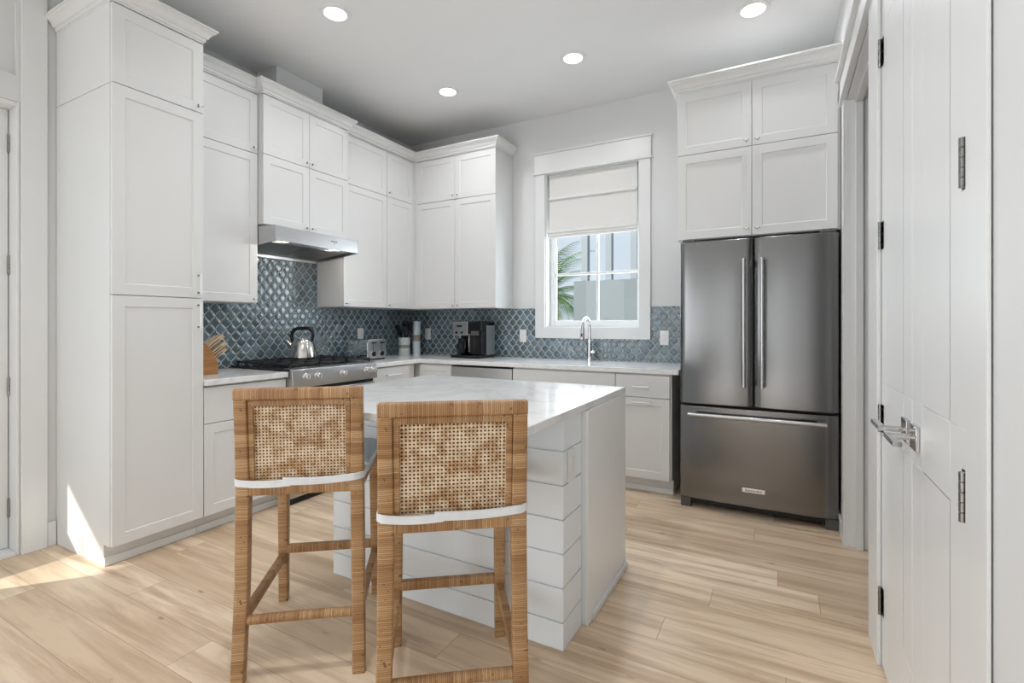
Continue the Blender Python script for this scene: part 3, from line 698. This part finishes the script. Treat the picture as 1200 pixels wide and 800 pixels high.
# ------------------------------------------------------------------ kitchen island
isl = thing('kitchen_island', 'white shiplap kitchen island with overhanging quartz top behind the stools', 'kitchen island', (2.25, -2.15, 0))
def I(m, *a): return m.shift(-2.25, 2.15, 0)
m = MB(); m.box(1.645, 2.863, -2.516, -2.30, .0008, .8825).box(1.645, 2.885, -2.33, -1.765, .0008, .8825)
I(m).build('island_body', M['ship'], isl)
m = MB(); zs = [.0008, .107, .237, .367, .497, .627, .757, .8828]
for a, b in zip(zs[:-1], zs[1:]):
    e = .0030
    m.box(1.637, 2.871, -2.524, -2.516, a+(e if a > .01 else 0), b-e if b < .88 else b)
    m.box(2.863, 2.871, -2.516, -2.332, a+(e if a > .01 else 0), b-e if b < .88 else b)
    m.box(1.637, 1.645, -2.516, -2.332, a+(e if a > .01 else 0), b-e if b < .88 else b)
I(m).build('shiplap_boards', M['ship'], isl, bevel=.0008, seg=1)
m = MB(); m.box(2.885, 2.895, -2.33, -1.76, .0008, .8828).box(2.885, 2.899, -2.331, -2.285, .0008, .8828)
I(m).build('end_panel', M['endp'], isl, bevel=.0015)
m = MB(); m.box(2.8952, 2.907, -2.284, -1.758, .0008, .030); I(m).build('shoe_moulding', M['trim'], isl, bevel=.004)
m = MB(); m.box(1.62, 2.888, -2.910, -1.728, .8832, .914); I(m).build('quartz_top', M['quartz'], isl, bevel=.003)

# ------------------------------------------------------------------ rattan counter stools
def make_stool(label, loc, rz):
    t = thing('counter_stool', label, 'stool', loc, rz, None)
    RY = -.243
    # rear legs run on up as the outer stiles of the back
    for s_ in (-1, 1):
        m = MB(); pts = [((s_*.202, RY-.022, .001), .044), ((s_*.196, RY+.004, .33), .045), ((s_*.193, RY+.006, .62), .046), ((s_*.1935, RY-.004, .80), .043), ((s_*.1945, RY-.020, 1.016), .042)]
        for (a, wa), (b, wb) in zip(pts[:-1], pts[1:]): pass
        rings = []
        for p, wd in pts:
            X = wd/2; r = X*.28; ring = []
            for cx, cy, a0 in ((X-r, X-r, 0), (-X+r, X-r, 1), (-X+r, -X+r, 2), (X-r, -X+r, 3)):
                for k in range(4):
                    q = (a0+k/3)*PI/2; ring.append((p[0]+cx+r*math.cos(q), p[1]+(cy+r*math.sin(q))*.85, p[2]))
            rings.append(ring)
        m.loft(rings); m.build('rear_leg', M['wrap_z'], t, angle=50)
        m = MB(); m.rod((s_*.201, .258, .001), (s_*.196, .236, .684), .038, .038, (0, 1, 0), .044, .044)
        m.build('front_leg', M['wrap_z'], t, angle=50)
        m = MB(); m.rod((s_*.197, RY+.005, .205), (s_*.199, .245, .205), .028, .032, (0, 0, 1)); m.build('side_stretcher', M['wrap_y'], t, angle=50)
        m = MB(); m.rod((s_*.195, RY+.02, .660), (s_*.196, .245, .660), .030, .040, (0, 0, 1)); m.build('seat_rail', M['wrap_y'], t, angle=50)
        MB().box(s_*.202-.018, s_*.202+.018, RY-.040, RY-.006, .0002, .004).build('foot_glide', M['black'], t)
    m = MB(); m.tube([(x, RY-.004-.004*math.cos(x*7), .205+.004*math.cos(x*8)) for x in [-.185+.037*k for k in range(11)]], .0165, 14); m.build('rear_stretcher', M['wrap_x'], t)
    m = MB(); m.rod((-.19, .246, .235), (.19, .246, .235), .028, .034, (0, 0, 1)); m.build('front_stretcher', M['wrap_x'], t, angle=50)
    m = MB(); m.rod((-.19, RY+.004, .660), (.19, RY+.004, .660), .034, .040, (0, 0, 1)); m.build('rear_seat_rail', M['wrap_x'], t, angle=50)
    m = MB(); m.rod((-.19, .238, .660), (.19, .238, .660), .030, .040, (0, 0, 1)); m.build('front_seat_rail', M['wrap_x'], t, angle=50)
    # top rail and inner frame of the back (leans back slightly with the stiles)
    def yb(z): return RY+.006-.026*max(0, (z-.62)/.396)**1.3
    m = MB(); m.rod((-.2145, yb(1.0)-.001, .9975), (.2145, yb(1.0)-.001, .9975), .041, .040, (0, 0, 1), rnd=.35); m.build('top_rail', M['wrap_x'], t, angle=50)
    m = MB(); m.rod((-.170, yb(.966)+.002, .9655), (.170, yb(.966)+.002, .9655), .024, .022, (0, 0, 1)); m.build('inner_top_rail', M['wrap_x'], t, angle=50)
    for s_ in (-1, 1):
        m = MB(); m.rod((s_*.1625, yb(.69)+.002, .684), (s_*.1625, yb(.975)+.002, .975), .018, .024, (0, 1, 0)); m.build('inner_stile', M['wrap_z'], t, angle=50)
    # woven cane: real strands, over and under
    m = MB(); x0, x1, z0, z1 = -.1535, .1535, .690, .956; nx, nz = 27, 24; px, pz = (x1-x0)/nx, (z1-z0)/nz; wd = .0029; th = .0007
    def strand(path, side):
        rings = []
        for p in path:
            p = Vector(p); rings.append([p+side*wd+Vector((0, th, 0)), p-side*wd+Vector((0, th, 0)), p-side*wd-Vector((0, th, 0)), p+side*wd-Vector((0, th, 0))])
        m.loft(rings)
    for i in range(nx+1):
        x = x0+i*px; path = [(x+random.uniform(-.0004, .0004), yb(z0+k*pz)-.001+(.0016 if (i+k) % 2 else -.0016), z0+k*pz) for k in range(nz+1)]
        strand(path, Vector((1, 0, 0)))
    for k in range(nz+1):
        z = z0+k*pz; path = [(x0+i*px, yb(z)-.001-(.0016 if (i+k) % 2 else -.0016), z+random.uniform(-.0004, .0004)) for i in range(nx+1)]
        strand(path, Vector((0, 0, 1)))
    m.build('cane_panel', M['cane'], t, smooth=False)
    m = MB(); m.loft([[(-.155, yb(.69)+.012, .685), (.155, yb(.69)+.012, .685), (.155, yb(.69)+.018, .685), (-.155, yb(.69)+.018, .685)],
                      [(-.155, yb(.97)+.012, .966), (.155, yb(.97)+.012, .966), (.155, yb(.97)+.018, .966), (-.155, yb(.97)+.018, .966)]]); m.build('inner_back', M['backing'], t)
    # seat cushion
    m = MB(); n = 40; prof = [(.90, .681), (.99, .683), (1.0, .692), (1.0, .704), (.985, .714), (.93, .720), (.6, .725), (.0, .727)]
    rings = []
    for sc, z in prof:
        ring = []
        for k in range(n):
            a = 2*PI*k/n; ca, sa = math.cos(a), math.sin(a); e = .28
            ring.append((math.copysign(abs(ca)**e, ca)*.226*sc, .022+math.copysign(abs(sa)**e, sa)*.243*sc, z))
        rings.append(ring)
    m.loft(rings); m.build('seat_cushion', M['seat_fabric'], t, angle=60)
    # white band round the back of the stool holding the cushion, in two overlapping lengths
    def band(xa, xb, za, zb, wrapL, wrapR, off, h0=.030, h1=.030):
        pts = []
        if wrapL: pts += [(-.219-off, .10, za+.004), (-.218-off, -.05, za+.002), (-.2165-off, RY+.02, za)]
        N = 14
        for k in range(N+1):
            x = xa+(xb-xa)*k/N; e = min(x+.2165, .2165-x); r = .016
            y = RY-.0265-off+(max(0, r-e)**2/r)*1.0
            u = k/N; pts.append((x, y, za+(zb-za)*u - .006*math.sin(u*PI)))
        if wrapR: pts += [(.2165+off, RY+.02, zb+.001), (.222+off, -.05, zb+.006), (.226+off, .10, zb+.010)]
        mb = MB(); rings = []
        for i, p in enumerate(pts):
            p = Vector(p); a = Vector(pts[max(i-1, 0)]); b = Vector(pts[min(i+1, len(pts)-1)]); tt = (b-a); nn = Vector((tt.y, -tt.x, 0)).normalized()*.0022
            h = (h0+(h1-h0)*i/len(pts))/2
            rings.append([p-nn-Vector((0, 0, h)), p+nn-Vector((0, 0, h*.9)), p+nn+Vector((0, 0, h*.9)), p-nn+Vector((0, 0, h))])
        mb.loft(rings); return mb.build('tie_band', M['white_fabric'], t, angle=50)
    band(-.2165, -.03, .692, .686, True, False, .0, .024, .026)
    band(-.055, .2165, .691, .700, False, True, .002, .028, .024)
    return t
RZ = math.radians(37.4)
s1 = make_stool('woven rattan counter stool farther from the viewer, at the left corner of the island', (1.9455, -2.879, 0), RZ)
s2 = make_stool('woven rattan counter stool nearest the viewer, in front of the island shiplap', (2.6035, -2.876, 0), RZ)

# ------------------------------------------------------------------ things on the counters
# kettle
kt = thing('tea_kettle', 'polished steel tea kettle with black handle on the back burner', 'kettle', (.205, -1.565, .9665), math.radians(-150))
m = MB(); body = [(.0, 0), (.104, 0), (.110, .006), (.109, .02), (.102, .06), (.090, .10), (.076, .132), (.068, .142), (.045, .147), (.0, .148)]
m.lathe(body, n=40, cap=False); m.build('body', M['polished'], kt)
MB().lathe([(.0, .1475), (.046, .148), (.044, .153), (.010, .156), (.010, .160), (.0, .161)], n=24, cap=False).build('lid', M['polished'], kt)
m = MB(); m.tube([(.078, 0, .085), (.105, 0, .112), (.128, 0, .138)], [.026, .019, .014], 16); m.build('spout', M['polished'], kt)
m = MB(); pts = [(.082, 0, .128), (.088, 0, .165), (.082, 0, .205), (.066, 0, .228), (.04, 0, .236), (0, 0, .239), (-.04, 0, .238), (-.066, 0, .231), (-.078, 0, .212), (-.080, 0, .17), (-.076, 0, .130)]
m.tube(pts, [.011, .014, .015, .015, .014, .013, .014, .014, .014, .012, .010], 14); m.build('handle', M['black'], kt)
# toaster, corner at (.38,-1.03)
to = thing('toaster', 'polished steel toaster with two front knobs beside the range', 'toaster', (.255, -.91, .9142), 0)
m = MB(); m.prism([(-.115, .012), (-.115, .15), (-.10, .178), (-.08, .186), (.08, .186), (.10, .178), (.115, .15), (.115, .012)], -.122, .118, 'x')
m.build('shell', M['chrome'], to, bevel=.004)
B(-.118, .114, -.110, .110, .0, .014).build('base', M['black'], to, bevel=.002)
m = MB(); m.box(.118, .128, -.113, .113, .014, .180); m.build('front_panel', M['steel_light'], to, bevel=.004)
for y in (-.052, .052):
    m = MB(); m.lathe([(.018, 0), (.018, .012), (.014, .016), (.0, .016)], (.127, y, .052), 20, 'x', cap=False); m.build('dial', M['black'], to)
    m = MB(); m.lathe([(.019, 0), (.028, 0), (.028, .007), (.019, .007)], (.128, y, .052), 20, 'x', cap=False); m.build('dial_ring', M['chrome'], to)
    m = MB(); m.box(.128, .1285, y-.0025, y+.0025, .085, .165); m.box(.128, .150, y-.018, y+.018, .150, .160); m.build('lever', M['black'], to, bevel=.001)
m = MB()
for y in (-.055, .055): m.box(-.10, .10, y-.016, y+.016, .1863, .1875)
m.build('slot', M['dark'], to)
# utensil crock with black utensils
ck = thing('utensil_crock', 'celadon crock with a brown band, full of black utensils, in the corner', 'crock', (.205, -.34, .9142))
def banded(p, r, h, mat):
    MB().lathe([(.0, 0), (r*.97, 0), (r, .004), (r, h*.40), (r*1.01, h*.41), (r*1.01, h*.42)], n=32, cap=False).build('lower_body', M[mat], p)
    MB().lathe([(r*1.012, h*.42), (r*1.012, h*.60)], n=32, cap=False).build('band', M['clay'], p)
    MB().lathe([(r*1.01, h*.60), (r, h*.62), (r, h-.003), (r*.96, h), (r*.90, h-.003), (r*.9, h*.60), (.0, h*.58)], n=32, cap=False).build('upper_body', M[mat], p)
banded(ck, .058, .185, 'celadon')
random.seed(3)
for k, (dx, dy, L, kind) in enumerate(((-.125, .02, .245, 'spoon'), (-.05, -.085, .275, 'spatula'), (-.01, .03, .325, 'ladle'), (.045, -.055, .27, 'spoon'), (.085, .035, .30, 'spatula'))):
    a = Vector((dx*.12, dy*.12, .135)); d = Vector((dx*.55, dy*.55, L-.13)).normalized(); b = a+d*(L-.16)
    u = thing('cooking_utensil', None, None, (.205, -.34, .9142))
    u['label'] = 'black cooking utensil standing in the celadon crock'; u['category'] = 'utensil'; u['group'] = 'utensils in the crock'
    MB().tube([a, b], .005, 8).build('shaft', M['black'], u)
    m = MB()
    if kind == 'spatula': m.rod(b-d*.005, b+d*.075, .052, .006, (0, 1, 0), .060, .004)
    else:
        rr = .027 if kind == 'spoon' else .036
        m.lathe([(.004, -rr*1.15), (rr*.7, -rr*.8), (rr, 0), (rr*.75, rr*.7), (.003, rr)], b+d*.03, 16)
    m.build('head', M['black'], u)
# pale vase
vz = thing('ceramic_canister', 'tall slim pale blue ceramic vase with a grey band beside the crock', 'vase', (.262, -.215, .9142))
banded(vz, .040, .35, 'paleblue')
for o in list(vz.children): pass
# coffee maker
cm = thing('coffee_maker', 'black and silver drip coffee maker with glass carafe on the counter', 'coffee maker', (.975, -.22, .9142))
B(-.17, .17, -.155, .11, .0, .028).build('base', M['black'], cm, bevel=.008)
B(-.155, .165, .0, .11, .028, .34).build('reservoir', M['black'], cm, bevel=.01)
B(-.150, .165, -.135, .11, .255, .352).build('brew_head', M['black'], cm, bevel=.01)
B(.03, .165, -.11, .02, .03, .256).build('side_housing', M['black'], cm, bevel=.01)
m = MB(); m.box(-.152, .02, -.143, -.134, .215, .345); fp = m.build('control_panel', M['steel_light'], cm, bevel=.004)
B(-.103, -.045, -.1445, -.1425, .295, .312).build('display', M['black'], fp)
for x in (-.105, -.045): MB().lathe([(.011, 0), (.011, -.005), (.0, -.006)], (x, -.143, .242), 16, 'y', cap=False).build('button', M['black'], fp)
m = MB(); m.lathe([(.0, .030), (.058, .032), (.068, .06), (.066, .10), (.050, .145), (.046, .165), (.0, .168)], (-.075, -.075, 0), 28, cap=False); cf = m.build('carafe', M['carafe'], cm)
m = MB(); m.lathe([(.0, .166), (.050, .166), (.048, .185), (.0, .19)], (-.075, -.075, 0), 24, cap=False); m.build('carafe_lid', M['black'], cf)
m = MB(); m.tube([(-.03, -.12, .16), (.0, -.155, .155), (.005, -.16, .10), (-.02, -.13, .06)], .007, 10); m.build('carafe_handle', M['black'], cf)
B(.042, .048, -.157, -.118, .06, .235).build('chrome_strip', M['chrome'], cm, bevel=.001)
MB().box(.045, .13, -.126, -.11, .215, .34).build('pod_door', M['grey'], cm, bevel=.006)
B(.166, .170, -.04, .11, .03, .31).build('side_panel', M['steel_light'], cm, bevel=.001)
# knife block
kb = thing('knife_block', 'brown wooden knife block against the pantry cabinet side', 'knife block', (.33, -2.425, .9142), math.radians(90))
# local x = world y (towards the range); slanted top face leans toward +x
m = MB(); m.prism([(-.09, 0), (.07, 0), (.07, .09), (.0, .20), (-.09, .15)], -.055, .055, 'y'); m.build('block', M['wood'], kb, bevel=.003)
kn_g = 'knives in the wooden block'
for i, (px, pz, y) in enumerate(((.012, .17, -.032), (.012, .17, 0.0), (.012, .17, .032), (.038, .13, -.032), (.038, .13, 0.0), (.038, .13, .032), (.060, .10, -.02), (.06, .10, .02))):
    k_ = thing('kitchen_knife', 'kitchen knife with a pale steel-and-black handle slotted in the block', 'knife', (.33, -2.425, .9142), math.radians(90), kn_g)
    d = Vector((.80, 0, .60)); a = Vector((px, y, pz)); up = Vector((-.6, 0, .8)); L = (.13, .12, .115, .12, .11, .12, .10, .10)[i]
    m = MB(); m.rod(a-d*.01, a+d*L, .014, .022, up, .016, .026); m.build('handle', M['lightwood'], k_, angle=50)
    m = MB(); m.rod(a+d*.0, a+d*(L+.002), .0155, .006, up); m.build('tang', M['black'], k_)
    MB().rod(a+d*L, a+d*(L+.006), .017, .026, up).build('bolster', M['chrome'], k_)
# faucet
fc = thing('faucet', 'chrome gooseneck pull-down faucet under the window', 'faucet', (2.108, -.095, .9142))
MB().lathe([(.0, 0), (.028, 0), (.028, .006), (.020, .012), (.0195, .17), (.0215, .172), (.0215, .18), (.0165, .182), (.0165, .20), (.0, .20)], n=24, cap=False).build('body', M['chrome'], fc)
pts = [(0, 0, .19), (0, 0, .29)]+[(0, -.085+.085*math.cos(a), .30+.075*math.sin(a)) for a in [PI*k/14 for k in range(0, 15)]]+[(-.0, -.172, .28)]
m = MB(); m.tube(pts, .0125, 14); m.build('gooseneck', M['chrome'], fc)
m = MB(); m.tube([(0, -.172, .29), (0, -.176, .24), (-.0, -.183, .19)], [.0155, .018, .023], 18); sp = m.build('spray_head', M['chrome'], fc)
m = MB(); m.box(-.006, .006, -.203, -.195, .215, .245); m.build('spray_button', M['black'], sp)
m = MB(); m.tube([(.015, 0, .075), (.050, 0, .078)], .013, 14); m.rod((.045, 0, .080), (.075, -.035, .088), .020, .012, (0, 0, 1)); m.build('lever', M['chrome'], fc)

# ------------------------------------------------------------------ outside
struct(B(-9, 10, .2, 12, -.4, -.3).build('ground_outside', M['gravel']))
nb = thing('neighbour_house', 'pale blue-grey neighbouring house with porch posts outside the window', 'house', (1.9, 5.2, -.3))
B(-2.02, 5.0, 0, .3, 0, 2.40).build('wall', M['siding'], nb)
for i, (px, w_) in enumerate(((-1.80, .13), (-1.30, .12), (-.80, .12), (.3, .12))):
    B(px-w_/2, px+w_/2, .02, .16, 2.405, 4.6).build('post', M['post'], nb)
B(-2.02, 5.0, .02, .16, 4.6, 4.9).build('roof_beam', M['siding'], nb)
pl = thing('palm_tree', 'green palm tree at the edge of the view through the window', 'palm', (-1.55, 7.0, -.3))
MB().tube([(0, 0, 0), (.03, 0, 1.2), (.0, .02, 2.1)], [.12, .10, .09], 14).build('trunk', M['trunk'], pl)
random.seed(11)
def frond(rootp, az, el, L, n=26):
    m = MB(); p = Vector(rootp); pts = []
    for k in range(n+1):
        pts.append(p.copy()); e = el-1.5*(k/n)**1.4; p = p+Vector((math.cos(az)*math.cos(e), math.sin(az)*math.cos(e), math.sin(e)))*L/n
    m.tube(pts, [.012*(1-.8*k/n) for k in range(n+1)], 6)
    for k in range(3, n):
        t_ = (pts[k+1]-pts[k]).normalized(); sd = t_.cross(Vector((0, 0, 1))).normalized(); l = .42*math.sin(PI*(k/n)**.7)+.05
        for s_ in (-1, 1):
            tip = pts[k]+(sd*s_*.75+t_*.6+Vector((0, 0, -.35))).normalized()*l; w_ = t_*.012; th = Vector((0, 0, .002))
            m.add([pts[k]-w_, pts[k]+w_, tip, pts[k]+th], [(0, 1, 2), (0, 3, 2), (1, 3, 2), (0, 1, 3)])
    return m
for k in range(46):
    frond((0, .02, 2.25), k*2.399+.3, random.uniform(-.3, 1.35), random.uniform(1.3, 1.9)).build('frond', M['palm'], pl, smooth=False)

struct(B(-2.72, -.16, -9, -.5, 2.5, 2.6).build('sun_cutoff_slab', M['siding']))  # unseen slab added to cut the sunlight down to a low patch

gp = thing('shadow_palm', 'unseen palm added outside the glazed patio door to break up its sunlight', 'plant', (-2.25, -6.1, -.3))  # out of view, added for leaf shadows across the sun patch
MB().tube([(0, 0, 0), (.0, .0, 1.0)], [.08, .05], 12).build('trunk', M['trunk'], gp)
random.seed(5)
for k in range(22):
    frond((0, 0, 1.0), k*2.399+.9, random.uniform(.7, 1.45), random.uniform(1.3, 1.75), 30).build('frond', M['palm'], gp, smooth=False)
